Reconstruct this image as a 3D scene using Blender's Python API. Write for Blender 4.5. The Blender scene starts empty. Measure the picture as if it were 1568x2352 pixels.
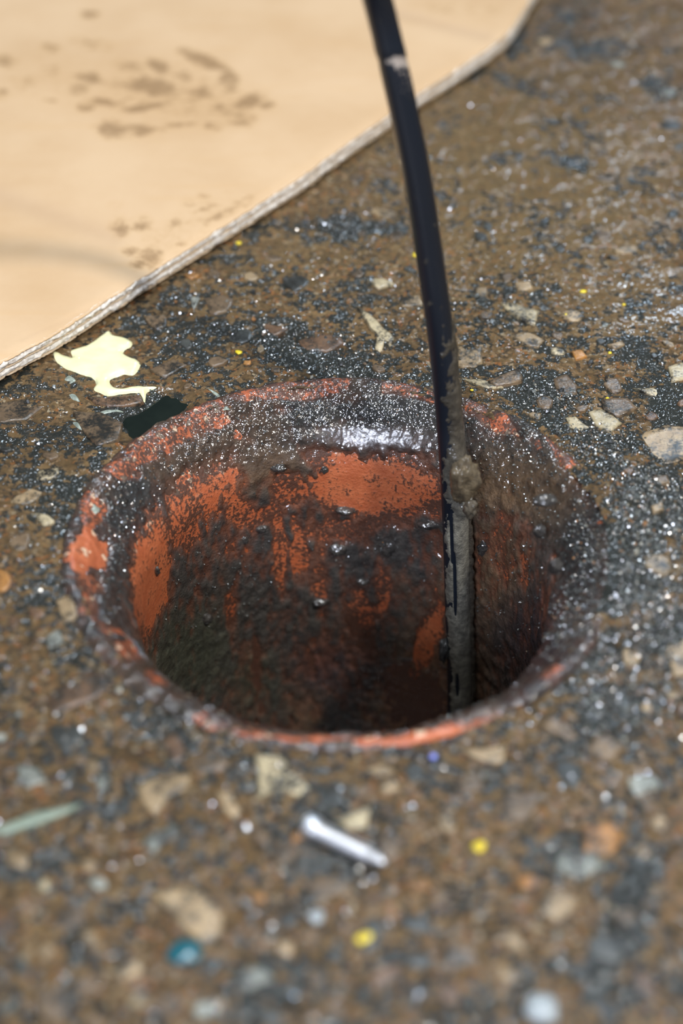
import bpy, math, random
import numpy as np
from mathutils import Vector

# ------------------------------------------------------------------ camera
scene = bpy.context.scene
COL = scene.collection
FPX = 3920.0
PITCH = math.radians(40.158)
CAM = np.array([-0.0003, -0.46796, 0.40848])
cam_d = bpy.data.cameras.new('camera')
cam = bpy.data.objects.new('camera', cam_d)
COL.objects.link(cam)
cam.location = CAM
cam.rotation_euler = (math.pi / 2 - PITCH, 0, 0)
cam_d.sensor_fit = 'VERTICAL'
cam_d.sensor_height = 36.0
cam_d.sensor_width = 24.0
cam_d.lens = 60.0
cam_d.clip_start = 0.01
cam_d.dof.use_dof = True
cam_d.dof.focus_distance = 0.685
cam_d.dof.aperture_fstop = 4.0
scene.camera = cam

# ------------------------------------------------------------------ world, lamps, exposure
w = bpy.data.worlds.new('world')
scene.world = w
w.use_nodes = True
w.node_tree.nodes['Background'].inputs[0].default_value = (0.80, 0.90, 1.0, 1)
w.node_tree.nodes['Background'].inputs[1].default_value = 0.11


def lamp(name, loc, target, size, power, color, shape='DISK', size_y=None, spread=180):
    d = bpy.data.lights.new(name, 'AREA')
    d.shape = shape
    d.size = size
    if size_y:
        d.size_y = size_y
    d.energy = power
    d.color = color
    d.spread = math.radians(spread)
    o = bpy.data.objects.new(name, d)
    COL.objects.link(o)
    o.location = loc
    o.rotation_euler = (Vector(target) - Vector(loc)).to_track_quat('-Z', 'Y').to_euler()
    return o


# a work lamp to the right of the photographer; unseen cool lamps added overhead for fill and wet glints
lamp('work_lamp', (0.81, -0.61, 1.25), (0, 0.08, 0), 0.10, 23.0, (1.0, 0.96, 0.90))
lamp('overhead_fill_lamp', (-0.25, -0.55, 2.3), (-0.25, -0.55, 0), 0.60, 26.0, (0.92, 0.96, 1.0), 'RECTANGLE', 0.14)
lamp('overhead_glint_lamp', (0.15, 0.75, 2.3), (0.15, 0.75, 0), 0.60, 22.0, (0.78, 0.89, 1.0), 'RECTANGLE', 0.14)
lamp('back_sheen_lamp', (0.95, 2.6, 2.05), (0.1, 0.2, 0), 0.6, 16.0, (0.62, 0.80, 1.0), 'RECTANGLE', 0.16)
# unseen soft cool light behind the photographer, added for the lip sheen
lamp('rear_soft_light', (-0.9, -3.0, 1.75), (0, 0, 0), 0.8, 95.0, (0.78, 0.84, 1.0), 'RECTANGLE', 0.8)

vs = scene.view_settings
scene.display_settings.display_device = 'sRGB'
vs.view_transform = 'Standard'
vs.look = 'None'
vs.gamma = 1.0
vs.use_curve_mapping = False
vs.exposure = 0.0
scene.cycles.use_denoising = True
scene.cycles.sample_clamp_indirect = 4.0
scene.cycles.sample_clamp_direct = 30.0

# ------------------------------------------------------------------ measuring helpers
_f = np.array([0, math.cos(PITCH), -math.sin(PITCH)])
_u = np.array([0, math.sin(PITCH), math.cos(PITCH)])
_r = np.array([1.0, 0, 0])


def ray(x, y):
    return _f + _r * ((x - 784) / FPX) + _u * ((1176 - y) / FPX)


def at(x, y, z=0.0):
    d = ray(x, y)
    return CAM + d * ((z - CAM[2]) / d[2])


def aty(x, y, Y):
    d = ray(x, y)
    return CAM + d * ((Y - CAM[1]) / d[1])


def cyl(x, y, r):
    d = ray(x, y)
    a = d[0] ** 2 + d[1] ** 2
    b = 2 * (CAM[0] * d[0] + CAM[1] * d[1])
    c = CAM[0] ** 2 + CAM[1] ** 2 - r * r
    return CAM + d * ((-b + math.sqrt(max(0.0, b * b - 4 * a * c))) / 2 / a)


def proj(P):
    d = P - CAM
    z = np.maximum(d @ _f, 0.02)
    return 784 + FPX * d[:, 0] / z, 1176 - FPX * (d @ _u) / z


# ------------------------------------------------------------------ numeric noise
def _hash(ix, iy, iz, seed):
    h = (ix.astype(np.int64) * 374761393 + iy.astype(np.int64) * 668265263
         + iz.astype(np.int64) * 2147483647 + seed * 1274126177) & 0xFFFFFFFF
    h = ((h ^ (h >> 13)) * 1274126177) & 0xFFFFFFFF
    h = ((h ^ (h >> 16)) * 2246822519) & 0xFFFFFFFF
    return ((h ^ (h >> 15)) & 0xFFFFFF) / float(0xFFFFFF)


def noise(P, freq, seed=0):
    """value noise, P is (n,3), result 0..1"""
    Q = P * np.asarray(freq, float)
    i = np.floor(Q)
    f = Q - i
    f = f * f * f * (f * (f * 6 - 15) + 10)
    i = i.astype(np.int64)
    out = 0
    for dx in (0, 1):
        wx = f[:, 0] if dx else 1 - f[:, 0]
        for dy in (0, 1):
            wy = f[:, 1] if dy else 1 - f[:, 1]
            for dz in (0, 1):
                wz = f[:, 2] if dz else 1 - f[:, 2]
                out = out + wx * wy * wz * _hash(i[:, 0] + dx, i[:, 1] + dy, i[:, 2] + dz, seed)
    return out


def fbm(P, freq, octaves=4, seed=0, gain=0.5):
    s, a, t = 0, 1.0, 0.0
    freq = np.asarray(freq, float)
    for k in range(octaves):
        s = s + a * noise(P, freq * (2.03 ** k), seed + 17 * k)
        t += a
        a *= gain
    return s / t


def sstep(a, b, x):
    t = np.clip((x - a) / (b - a), 0, 1)
    return t * t * (3 - 2 * t)


def blobs(px, py, items, lo=0.55, hi=1.25, wob=None):
    """soft ellipses (cx, cy, rx, ry, angle in degrees, strength) -> max"""
    out = np.zeros_like(px)
    for it in items:
        cx, cy, rx, ry, a, s = (tuple(it) + (0, 1.0))[:6] if len(it) == 4 else (tuple(it) + (1.0,))[:6]
        ca, sa = math.cos(math.radians(a)), math.sin(math.radians(a))
        dx, dy = px - cx, py - cy
        d = np.sqrt(((dx * ca + dy * sa) / rx) ** 2 + ((-dx * sa + dy * ca) / ry) ** 2)
        if wob is not None:
            d = d + wob
        out = np.maximum(out, s * (1 - sstep(lo, hi, d)))
    return out


def smooth_poly(pts, n=4):
    pts = np.asarray(pts, float)
    out = []
    m = len(pts)
    for i in range(m):
        p0, p1, p2, p3 = pts[i - 1], pts[i], pts[(i + 1) % m], pts[(i + 2) % m]
        for k in range(n):
            t = k / n
            out.append(0.5 * ((2 * p1) + (-p0 + p2) * t + (2 * p0 - 5 * p1 + 4 * p2 - p3) * t * t
                              + (-p0 + 3 * p1 - 3 * p2 + p3) * t ** 3))
    return np.array(out)


def spline(pts, n=10):
    pts = np.asarray(pts, float)
    out = []
    m = len(pts)
    for i in range(m - 1):
        p0 = pts[max(i - 1, 0)]
        p1, p2 = pts[i], pts[i + 1]
        p3 = pts[min(i + 2, m - 1)]
        for k in range(n):
            t = k / n
            out.append(0.5 * ((2 * p1) + (-p0 + p2) * t + (2 * p0 - 5 * p1 + 4 * p2 - p3) * t * t
                              + (-p0 + 3 * p1 - 3 * p2 + p3) * t ** 3))
    out.append(pts[-1])
    return np.array(out)


def sdf(X, Y, poly):
    """signed distance to a polygon, positive inside"""
    d = np.full(X.shape, 1e9)
    inside = np.zeros(X.shape, bool)
    m = len(poly)
    for i in range(m):
        ax, ay = poly[i]
        bx, by = poly[(i + 1) % m]
        ex, ey = bx - ax, by - ay
        wx, wy = X - ax, Y - ay
        t = np.clip((wx * ex + wy * ey) / (ex * ex + ey * ey + 1e-18), 0, 1)
        d = np.minimum(d, np.hypot(wx - ex * t, wy - ey * t))
        c = ((ay <= Y) & (by > Y)) | ((by <= Y) & (ay > Y))
        with np.errstate(divide='ignore', invalid='ignore'):
            xi = ax + (Y - ay) / (by - ay + 1e-18) * ex
        inside ^= c & (X < xi)
    return np.where(inside, d, -d)


# ------------------------------------------------------------------ mesh helpers
def mesh_np(name, V, Fq, mat, parent=None, smooth=True, attrs=None):
    """V (n,3); Fq (m,3) or (m,4) numpy"""
    V = np.ascontiguousarray(V, dtype=np.float32)
    Fq = np.ascontiguousarray(Fq, dtype=np.int32)
    k = Fq.shape[1]
    me = bpy.data.meshes.new(name)
    me.vertices.add(len(V))
    me.vertices.foreach_set('co', V.ravel())
    me.loops.add(Fq.size)
    me.loops.foreach_set('vertex_index', Fq.ravel())
    me.polygons.add(len(Fq))
    me.polygons.foreach_set('loop_start', np.arange(0, Fq.size, k, dtype=np.int32))
    me.polygons.foreach_set('loop_total', np.full(len(Fq), k, dtype=np.int32))
    me.polygons.foreach_set('use_smooth', np.full(len(Fq), smooth, dtype=bool))
    me.update(calc_edges=True)
    for an, av in (attrs or {}).items():
        av = np.asarray(av, dtype=np.float32)
        if av.ndim == 1:
            a = me.attributes.new(an, 'FLOAT', 'POINT')
            a.data.foreach_set('value', av)
        else:
            a = me.attributes.new(an, 'FLOAT_COLOR', 'POINT')
            if av.shape[1] == 3:
                av = np.concatenate([av, np.ones((len(av), 1), np.float32)], 1)
            a.data.foreach_set('color', np.ascontiguousarray(av).ravel())
    me.materials.append(mat)
    o = bpy.data.objects.new(name, me)
    COL.objects.link(o)
    if parent:
        o.parent = parent
    return o


def grid_faces(nu, nv, wrap_u=False):
    """index = v*nu + u"""
    u = np.arange(nu if wrap_u else nu - 1)
    v = np.arange(nv - 1)
    U, W = np.meshgrid(u, v)
    U, W = U.ravel(), W.ravel()
    U2 = (U + 1) % nu
    return np.stack([W * nu + U, W * nu + U2, (W + 1) * nu + U2, (W + 1) * nu + U], 1)


def tag(o, label, cat, group=None):
    o['label'] = label
    o['category'] = cat
    if group:
        o['group'] = group
    return o


def empty(name, loc=(0, 0, 0)):
    o = bpy.data.objects.new(name, None)
    COL.objects.link(o)
    o.location = loc
    o.empty_display_size = 0.01
    return o


# ------------------------------------------------------------------ node helpers
class NT:
    def __init__(self, name):
        self.m = bpy.data.materials.new(name)
        self.m.use_nodes = True
        self.t = self.m.node_tree
        self.b = self.t.nodes['Principled BSDF']
        self.pos = self.n('ShaderNodeNewGeometry').outputs['Position']

    def n(self, kind, **kw):
        nd = self.t.nodes.new(kind)
        for k, v in kw.items():
            setattr(nd, k, v)
        return nd

    def set(self, sock, v):
        if isinstance(v, bpy.types.NodeSocket):
            self.t.links.new(v, sock)
        elif isinstance(v, (tuple, list)) and len(v) == 3 and sock.type == 'RGBA':
            sock.default_value = (*v, 1)
        else:
            sock.default_value = v

    def noise(self, scale, detail=4, rough=0.5, dist=0.0, vec=None):
        nd = self.n('ShaderNodeTexNoise')
        self.set(nd.inputs['Vector'], vec or self.pos)
        nd.inputs['Scale'].default_value = scale
        nd.inputs['Detail'].default_value = detail
        nd.inputs['Roughness'].default_value = rough
        nd.inputs['Distortion'].default_value = dist
        return nd.outputs[0]

    def vor(self, scale, out='Distance', vec=None):
        nd = self.n('ShaderNodeTexVoronoi')
        self.set(nd.inputs['Vector'], vec or self.pos)
        nd.inputs['Scale'].default_value = scale
        return nd.outputs[out]

    def math(self, op, a, b=0.0, c=None, clamp=False):
        nd = self.n('ShaderNodeMath', operation=op, use_clamp=clamp)
        self.set(nd.inputs[0], a)
        self.set(nd.inputs[1], b)
        if c is not None:
            self.set(nd.inputs[2], c)
        return nd.outputs[0]

    def rng(self, v, a, b, c=0.0, d=1.0):
        nd = self.n('ShaderNodeMapRange', interpolation_type='SMOOTHSTEP')
        for s, x in zip(nd.inputs, (v, a, b, c, d)):
            self.set(s, x)
        return nd.outputs[0]

    def mix(self, f, a, b, mode='MIX'):
        nd = self.n('ShaderNodeMix', data_type='RGBA', blend_type=mode)
        self.set(nd.inputs[0], f)
        self.set(nd.inputs[6], a)
        self.set(nd.inputs[7], b)
        return nd.outputs[2]

    def ramp(self, v, stops, interp='LINEAR'):
        nd = self.n('ShaderNodeValToRGB')
        cr = nd.color_ramp
        cr.interpolation = interp
        while len(cr.elements) < len(stops):
            cr.elements.new(0.5)
        for e, (p, c) in zip(cr.elements, stops):
            e.position = p
            e.color = (*c, 1)
        self.set(nd.inputs[0], v)
        return nd.outputs[0]

    def attr(self, name, out='Fac'):
        nd = self.n('ShaderNodeAttribute', attribute_name=name)
        return nd.outputs[out]

    def sep(self, v):
        nd = self.n('ShaderNodeSeparateColor')
        self.set(nd.inputs[0], v)
        return nd.outputs

    def bump(self, h, strength=1.0, dist=0.001, normal=None):
        nd = self.n('ShaderNodeBump')
        self.set(nd.inputs['Height'], h)
        self.set(nd.inputs['Strength'], strength)
        nd.inputs['Distance'].default_value = dist
        if normal:
            self.set(nd.inputs['Normal'], normal)
        return nd.outputs[0]

    def out(self, **kw):
        for k, v in kw.items():
            self.set(self.b.inputs[k.replace('_', ' ')], v)
        return self.m


# ------------------------------------------------------------------ materials
def mat_floor():
    t = NT('wet_concrete')
    n1 = t.noise(45, 6, 0.6)
    n2 = t.noise(260, 6, 0.65)
    n3 = t.noise(1100, 4, 0.6)
    grime_shade = t.attr('grime_shade')
    film = t.attr('film')
    ochre = t.attr('ochre')
    cem = t.mix(t.rng(n1, 0.3, 0.7), (0.076, 0.046, 0.019), (0.190, 0.122, 0.054))
    cem = t.mix(t.math('MULTIPLY', ochre, 0.8), cem, (0.145, 0.096, 0.040))
    gv = t.sep(t.vor(640, 'Color'))
    grain = t.ramp(gv[0], [(0, (0.022, 0.02, 0.016)), (0.25, (0.07, 0.045, 0.024)), (0.5, (0.16, 0.095, 0.045)),
                           (0.72, (0.26, 0.17, 0.09)), (0.86, (0.30, 0.11, 0.03)), (0.95, (0.40, 0.33, 0.22))], 'CONSTANT')
    gfac = t.math('MULTIPLY', t.rng(n2, 0.35, 0.6), t.math('SUBTRACT', 0.70, t.math('MULTIPLY', film, 0.5)))
    cem = t.mix(gfac, cem, grain)
    # black silt in patches and pits, with the painted shadow patches
    g = t.math('ADD', grime_shade, t.math('MULTIPLY', t.math('SUBTRACT', n2, 0.5), 2.3))
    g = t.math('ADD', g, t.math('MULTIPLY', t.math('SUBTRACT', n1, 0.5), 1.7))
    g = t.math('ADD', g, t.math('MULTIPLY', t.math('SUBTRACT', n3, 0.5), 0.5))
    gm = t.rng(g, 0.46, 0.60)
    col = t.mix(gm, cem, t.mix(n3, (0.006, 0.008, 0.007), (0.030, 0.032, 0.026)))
    h = t.math('ADD', t.math('MULTIPLY', n2, 1.0), t.math('MULTIPLY', n3, 0.3))
    h = t.math('SUBTRACT', h, t.math('MULTIPLY', gm, 0.2))
    nb = t.bump(h, t.math('SUBTRACT', 1.0, t.math('MULTIPLY', film, 0.35)), 0.0014)
    # the film of water: rounded beads over the silt, calmer on bare cement
    wv = t.noise(300, 1.5, 0.5)
    bead = t.math('SUBTRACT', 1.0, t.vor(620))
    hw = t.math('ADD', t.math('MULTIPLY', wv, t.math('ADD', 0.7, t.math('MULTIPLY', gm, 0.4))), t.math('MULTIPLY', bead, t.math('ADD', 0.08, t.math('MULTIPLY', gm, 0.35))))
    nw = t.bump(hw, t.math('SUBTRACT', 1.0, t.math('MULTIPLY', film, 0.5)), 0.0014)
    return t.out(Base_Color=col, Roughness=0.6, Specular_IOR_Level=0.15, Normal=nb, Coat_Weight=t.math('ADD', t.math('ADD', 0.22, t.math('MULTIPLY', film, 0.22)), t.math('MULTIPLY', gm, 0.55)), Coat_IOR=1.8, Coat_Roughness=0.10, Coat_Normal=nw)


def mat_stone(name, a, b, rough=0.35):
    t = NT(name)
    oi = t.n('ShaderNodeObjectInfo').outputs['Random']
    n1 = t.noise(160, 5, 0.6)
    n2 = t.noise(900, 4, 0.6)
    n0 = t.noise(90, 4, 0.7)
    c = t.mix(t.rng(n1, 0.3, 0.72), a, b)
    c = t.mix(t.math('MULTIPLY', oi, 0.45), c, tuple(0.45 * x for x in a))
    dirt = t.rng(t.math('ADD', n0, t.math('MULTIPLY', n2, 0.5)), 0.66, 0.90)
    c = t.mix(dirt, c, (0.016, 0.015, 0.012))
    nb = t.bump(t.math('ADD', n1, t.math('MULTIPLY', n2, 0.3)), 0.5, 0.0008)
    return t.out(Base_Color=c, Roughness=rough, Normal=nb, Coat_Weight=0.28, Coat_IOR=1.6, Coat_Roughness=0.12, Coat_Normal=nb)


def mat_terracotta():
    t = NT('terracotta')
    n1 = t.noise(120, 5, 0.6)
    n2 = t.noise(700, 5, 0.65)
    st = t.attr('stain')
    c = t.mix(t.rng(n1, 0.3, 0.7), (0.40, 0.095, 0.032), (0.55, 0.155, 0.058))
    sp = t.sep(t.vor(520, 'Color'))
    c = t.mix(t.math('MULTIPLY', t.math('GREATER_THAN', sp[1], 0.93), t.attr('rim')), c, (0.72, 0.50, 0.34))
    k = t.math('ADD', t.math('MULTIPLY', n2, 1.0), t.math('MULTIPLY', n1, 0.7))
    dk = t.rng(t.math('ADD', k, t.math('MULTIPLY', st, 0.65)), 0.98, 1.14)
    c = t.mix(t.math('MULTIPLY', dk, 0.9), c, (0.030, 0.020, 0.015))
    nb = t.bump(t.math('ADD', n2, t.math('MULTIPLY', n1, 0.5)), 0.7, 0.0010)
    return t.out(Base_Color=c, Roughness=0.5, Normal=nb, Coat_Weight=0.55, Coat_IOR=1.7, Coat_Roughness=0.12, Coat_Normal=t.bump(t.noise(380, 2, 0.5), 0.9, 0.0012))


def mat_mud(name, rough=0.30, coat=0.6, bumpd=0.0014, sc=1.0):
    t = NT(name)
    col = t.attr('tint', 'Color')
    n1 = t.noise(220 * sc, 6, 0.65)
    n2 = t.noise(1000 * sc, 5, 0.6)
    c = t.mix(t.rng(n1, 0.3, 0.75), t.mix(1.0, col, (0.40, 0.40, 0.42), 'MULTIPLY'), col)
    c = t.mix(t.math('MULTIPLY', n2, 0.35), c, (0.018, 0.018, 0.017))
    s = t.math('SUBTRACT', 1.0, t.math('MULTIPLY', t.attr('slick'), 0.75))
    hh = t.math('ADD', n1, t.math('MULTIPLY', n2, 0.4))
    nb = t.bump(hh, s, bumpd)
    bead = t.math('SUBTRACT', 1.0, t.vor(560 * sc))
    hw = t.math('ADD', t.noise(300 * sc, 2.5, 0.5), t.math('MULTIPLY', bead, t.math('MULTIPLY', t.attr('sandy'), 0.35)))
    nw = t.bump(hw, s, bumpd)
    return t.out(Base_Color=c, Roughness=rough, Specular_IOR_Level=0.2, Normal=nb, Coat_Weight=coat, Coat_IOR=1.9,
                 Coat_Roughness=t.math('ADD', 0.10, t.math('MULTIPLY', t.attr('slick'), 0.2)), Coat_Normal=nw)


def mat_grit():
    t = NT('wet_grit')
    return t.out(Base_Color=t.attr('tint', 'Color'), Roughness=0.4, Coat_Weight=1.0, Coat_IOR=2.4, Coat_Roughness=0.17)


def mat_hose():
    t = NT('black_rubber')
    sc = t.attr('scuff')
    n = t.noise(900, 4, 0.6)
    sm = t.rng(t.math('ADD', sc, t.math('MULTIPLY', t.math('SUBTRACT', n, 0.5), 1.6)), 0.5, 0.75)
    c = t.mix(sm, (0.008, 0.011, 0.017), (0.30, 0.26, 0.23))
    nb = t.bump(n, 0.12, 0.0004)
    return t.out(Base_Color=c, Roughness=t.math('ADD', 0.29, t.math('MULTIPLY', sm, 0.2)), Normal=nb)


def mat_card_top():
    t = NT('cardboard_liner')
    n1 = t.noise(14, 4, 0.55)
    mp = t.n('ShaderNodeMapping')
    t.set(mp.inputs['Vector'], t.pos)
    mp.inputs['Rotation'].default_value = (0, 0, -0.6)
    mp.inputs['Scale'].default_value = (18, 110, 60)
    n2 = t.noise(1.0, 5, 0.6, vec=mp.outputs[0])
    n3 = t.noise(500, 3, 0.6)
    c = t.mix(t.rng(n1, 0.3, 0.7), (0.53, 0.355, 0.20), (0.60, 0.425, 0.26))
    c = t.mix(t.math('MULTIPLY', t.rng(n2, 0.5, 0.8), 0.35), c, (0.56, 0.36, 0.18))
    c = t.mix(t.math('MULTIPLY', n3, 0.12), c, (0.40, 0.25, 0.12))
    st = t.attr('stain')
    sm = t.rng(t.math('ADD', st, t.math('MULTIPLY', t.math('SUBTRACT', t.noise(190, 5, 0.7), 0.5), t.math('MINIMUM', 1.3, t.math('MULTIPLY', st, 4.0)))), 0.0, 0.72)
    c = t.mix(t.math('MULTIPLY', sm, 0.75), c, t.ramp(sm, [(0.0, (0.56, 0.34, 0.15)), (0.45, (0.38, 0.23, 0.10)), (1.0, (0.23, 0.135, 0.06))]))
    c = t.mix(t.math('MULTIPLY', t.attr('crease_shadow'), 0.35), c, (0.38, 0.25, 0.16))
    nb = t.bump(t.math('ADD', n2, t.math('MULTIPLY', n3, 0.3)), 0.15, 0.0006)
    return t.out(Base_Color=c, Roughness=0.75, Normal=nb, Specular_IOR_Level=0.25)


def mat_simple(name, col, rough=0.5, metallic=0.0, bump=0.0, scale=600, coat=0.0, col2=None):
    t = NT(name)
    n = t.noise(scale, 4, 0.6)
    c = t.mix(t.rng(n, 0.3, 0.7), col, col2 or tuple(0.75 * x for x in col))
    kw = dict(Base_Color=c, Roughness=rough, Metallic=metallic, Coat_Weight=coat, Coat_Roughness=0.08)
    if bump:
        kw['Normal'] = t.bump(n, bump, 0.0006)
    return t.out(**kw)


M_FLOOR = mat_floor()
M_STONE = {
    'P': mat_stone('pale_stone', (0.40, 0.33, 0.20), (0.56, 0.47, 0.30)),
    'T': mat_stone('tan_stone', (0.27, 0.19, 0.105), (0.42, 0.31, 0.18)),
    'B': mat_stone('brown_stone', (0.13, 0.085, 0.048), (0.21, 0.145, 0.085)),
    'G': mat_stone('grey_stone', (0.20, 0.215, 0.19), (0.36, 0.37, 0.32)),
    'R': mat_stone('reddish_stone', (0.12, 0.066, 0.036), (0.20, 0.118, 0.066)),
    'O': mat_stone('orange_stone', (0.36, 0.16, 0.04), (0.46, 0.23, 0.07)),
    'D': mat_stone('dark_stone', (0.035, 0.038, 0.036), (0.075, 0.078, 0.070)),
}
M_TERRA = mat_terracotta()
M_MUD = mat_mud('black_sludge', rough=0.5, coat=0.9)
M_CLAY = mat_mud('grey_clay', rough=0.42, coat=0.35, bumpd=0.0009, sc=1.4)
M_GRIT = mat_grit()
M_HOSE = mat_hose()
M_CARD = mat_card_top()
M_CARD_EDGE = mat_simple('torn_paper', (0.80, 0.76, 0.69), 0.9, bump=0.6, scale=700, col2=(0.52, 0.46, 0.40))
M_CARD_LOW = mat_simple('cardboard_underside', (0.55, 0.42, 0.28), 0.85, bump=0.2)

# ------------------------------------------------------------------ the floor slab
R_OUT = 0.1005          # outer radius of the clay collar
GRIME_AND_SHADE = [  # x, y, rx, ry, angle, strength : black silt patches and two painted cast shadows on the concrete
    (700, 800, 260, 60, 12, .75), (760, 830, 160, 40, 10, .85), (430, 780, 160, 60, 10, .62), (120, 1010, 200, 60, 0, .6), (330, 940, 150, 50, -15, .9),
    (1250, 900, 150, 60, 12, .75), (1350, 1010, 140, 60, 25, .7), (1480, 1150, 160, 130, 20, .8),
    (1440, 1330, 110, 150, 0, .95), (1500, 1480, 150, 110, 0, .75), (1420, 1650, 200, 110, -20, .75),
    (1545, 930, 75, 75, -50, 1.15), (1180, 1740, 190, 60, -10, .55), (640, 1760, 260, 60, 5, .5),  # first entry is a cast shadow painted at the right edge
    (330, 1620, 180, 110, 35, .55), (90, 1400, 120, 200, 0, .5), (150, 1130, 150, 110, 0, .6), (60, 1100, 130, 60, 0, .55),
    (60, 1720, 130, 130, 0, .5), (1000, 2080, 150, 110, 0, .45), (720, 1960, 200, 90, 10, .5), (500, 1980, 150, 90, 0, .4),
    (1440, 2110, 62, 235, 24, .95), (450, 2230, 110, 90, 0, .55), (1200, 2330, 200, 60, 0, .5),  # first entry paints a long cast shadow as a dark band
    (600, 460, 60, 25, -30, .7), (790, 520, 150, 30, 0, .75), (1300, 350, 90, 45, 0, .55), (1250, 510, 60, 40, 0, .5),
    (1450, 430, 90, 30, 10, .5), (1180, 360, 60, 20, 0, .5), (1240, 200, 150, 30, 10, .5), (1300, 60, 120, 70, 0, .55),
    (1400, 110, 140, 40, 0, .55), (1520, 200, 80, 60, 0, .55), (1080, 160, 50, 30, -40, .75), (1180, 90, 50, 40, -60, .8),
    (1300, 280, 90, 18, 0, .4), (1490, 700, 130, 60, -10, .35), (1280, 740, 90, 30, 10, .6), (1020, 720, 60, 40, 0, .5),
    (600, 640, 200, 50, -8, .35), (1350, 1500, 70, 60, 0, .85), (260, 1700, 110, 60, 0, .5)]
FILM = [(1480, 690, 190, 110, 0, 1.0), (1250, 420, 420, 260, 0, .75), (1450, 150, 250, 160, 0, .6), (1400, 1760, 150, 60, 0, .6),
        (700, 560, 250, 60, -15, .5)]
OCHRE = [(1200, 430, 420, 330, 0, 1.0), (700, 620, 260, 80, -15, .7), (1300, 760, 260, 100, 0, .5)]


def floor_height(P):
    P = P.copy()
    P[:, 2] = 0.37
    px, py = proj(np.column_stack([P[:, 0], P[:, 1], np.zeros(len(P))]))
    h = (fbm(P, 22, 3, 3) - 0.5) * 0.0030 + (fbm(P, 130, 3, 9) - 0.5) * 0.0022 + (noise(P, 420, 5) - 0.5) * 0.0006
    film = blobs(px, py, FILM)
    h = h * (1 - 0.5 * film)
    front = P[:, 1] > -0.45
    mound = blobs(px, py, [(1460, 1180, 150, 130, 20, 1.0), (1420, 1370, 90, 130, 0, 1.0), (1500, 1480, 140, 90, 0, .7)], .2, 1.3)
    h += mound * front * (0.0018 + 0.0040 * fbm(P, 190, 3, 31))
    pit = blobs(px, py, [(350, 945, 110, 45, -25, 1.0), (830, 880, 60, 28, 30, .8), (660, 770, 80, 16, 22, .8), (1390, 1490, 60, 18, 10, .8)], .2, 1.2)
    h -= pit * front * 0.0040
    # the slab dips a little under the collar so the clay stands just proud
    r = np.hypot(P[:, 0], P[:, 1])
    h -= 0.0007 * (1 - sstep(0.100, 0.110, r))
    return h


def axis(lo, hi, step, outer, grow=1.25):
    c = list(np.arange(lo, hi + step / 2, step))
    s, a, left = step, lo, []
    while a > -outer:
        s *= grow
        a -= s
        left.append(a)
    s, a, right = step, c[-1], []
    while a < outer:
        s *= grow
        a += s
        right.append(a)
    return np.array(left[::-1] + c + right)


ax_x = axis(-0.22, 0.22, 0.00115, 2.2)
ax_y = axis(-0.24, 0.52, 0.00115, 2.2)
GX, GY = np.meshgrid(ax_x, ax_y)
FV = np.column_stack([GX.ravel(), GY.ravel(), np.zeros(GX.size)])
FV[:, 2] = floor_height(FV)
fpx, fpy = proj(np.column_stack([FV[:, 0], FV[:, 1], np.zeros(len(FV))]))
vis = FV[:, 1] > -0.40
wob = (fbm(FV, 70, 4, 77) - 0.5) * 1.1
f_grime_shade = np.where(vis, blobs(fpx, fpy, GRIME_AND_SHADE, .4, 1.35, wob), 0.35)
f_grime_shade = np.maximum(f_grime_shade, 0.42 * sstep(1150, 1500, fpy) * vis)
f_grime_shade = np.maximum(f_grime_shade * 1.1, 0.27 + 0.11 * sstep(450, 750, fpy) + 0.10 * np.exp(-((fpy - 900) / 330) ** 2) + 0.7 * (fbm(FV, 95, 4, 123) - 0.5))
f_grime_shade = f_grime_shade + 0.55 * (fbm(FV, 48, 3, 321) - 0.5) * sstep(1450, 1700, fpy) * vis
f_film = blobs(fpx, fpy, FILM, .3, 1.3)
f_ochre = blobs(fpx, fpy, OCHRE, .3, 1.3)
FF = grid_faces(len(ax_x), len(ax_y))
rad = np.hypot(FV[:, 0], FV[:, 1])
FF = FF[rad[FF].max(1) > 0.0965]
floor = mesh_np('floor', FV, FF, M_FLOOR, attrs={'grime_shade': f_grime_shade, 'film': f_film, 'ochre': f_ochre})
floor['kind'] = 'structure'
floor['label'] = 'wet stained concrete floor with exposed stone chips and black silt'


def H(x, y):
    return float(floor_height(np.array([[x, y, 0.0]]))[0])


# cardboard outline, needed to keep stones from poking through it
CARD_PX = [(-60, 900), (0, 868), (140, 792), (330, 668), (520, 548), (700, 430), (880, 300), (965, 238), (1050, 185), (1120, 140),
           (1172, 98), (1205, 45), (1235, -10), (1260, -70)]
CARD_XY = [tuple(at(x, y, 0.003)[:2]) for x, y in CARD_PX]
e0 = np.array(CARD_XY[0]) - np.array(CARD_XY[2])
e0 /= np.linalg.norm(e0)
CARD_POLY = np.array([tuple(np.array(CARD_XY[0]) + e0 * 0.35)] + CARD_XY + [(0.10, 0.66), (-0.10, 0.92), (-0.85, 0.62)])

# ------------------------------------------------------------------ stone chips set in the slab
rnd = random.Random(5)


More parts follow.
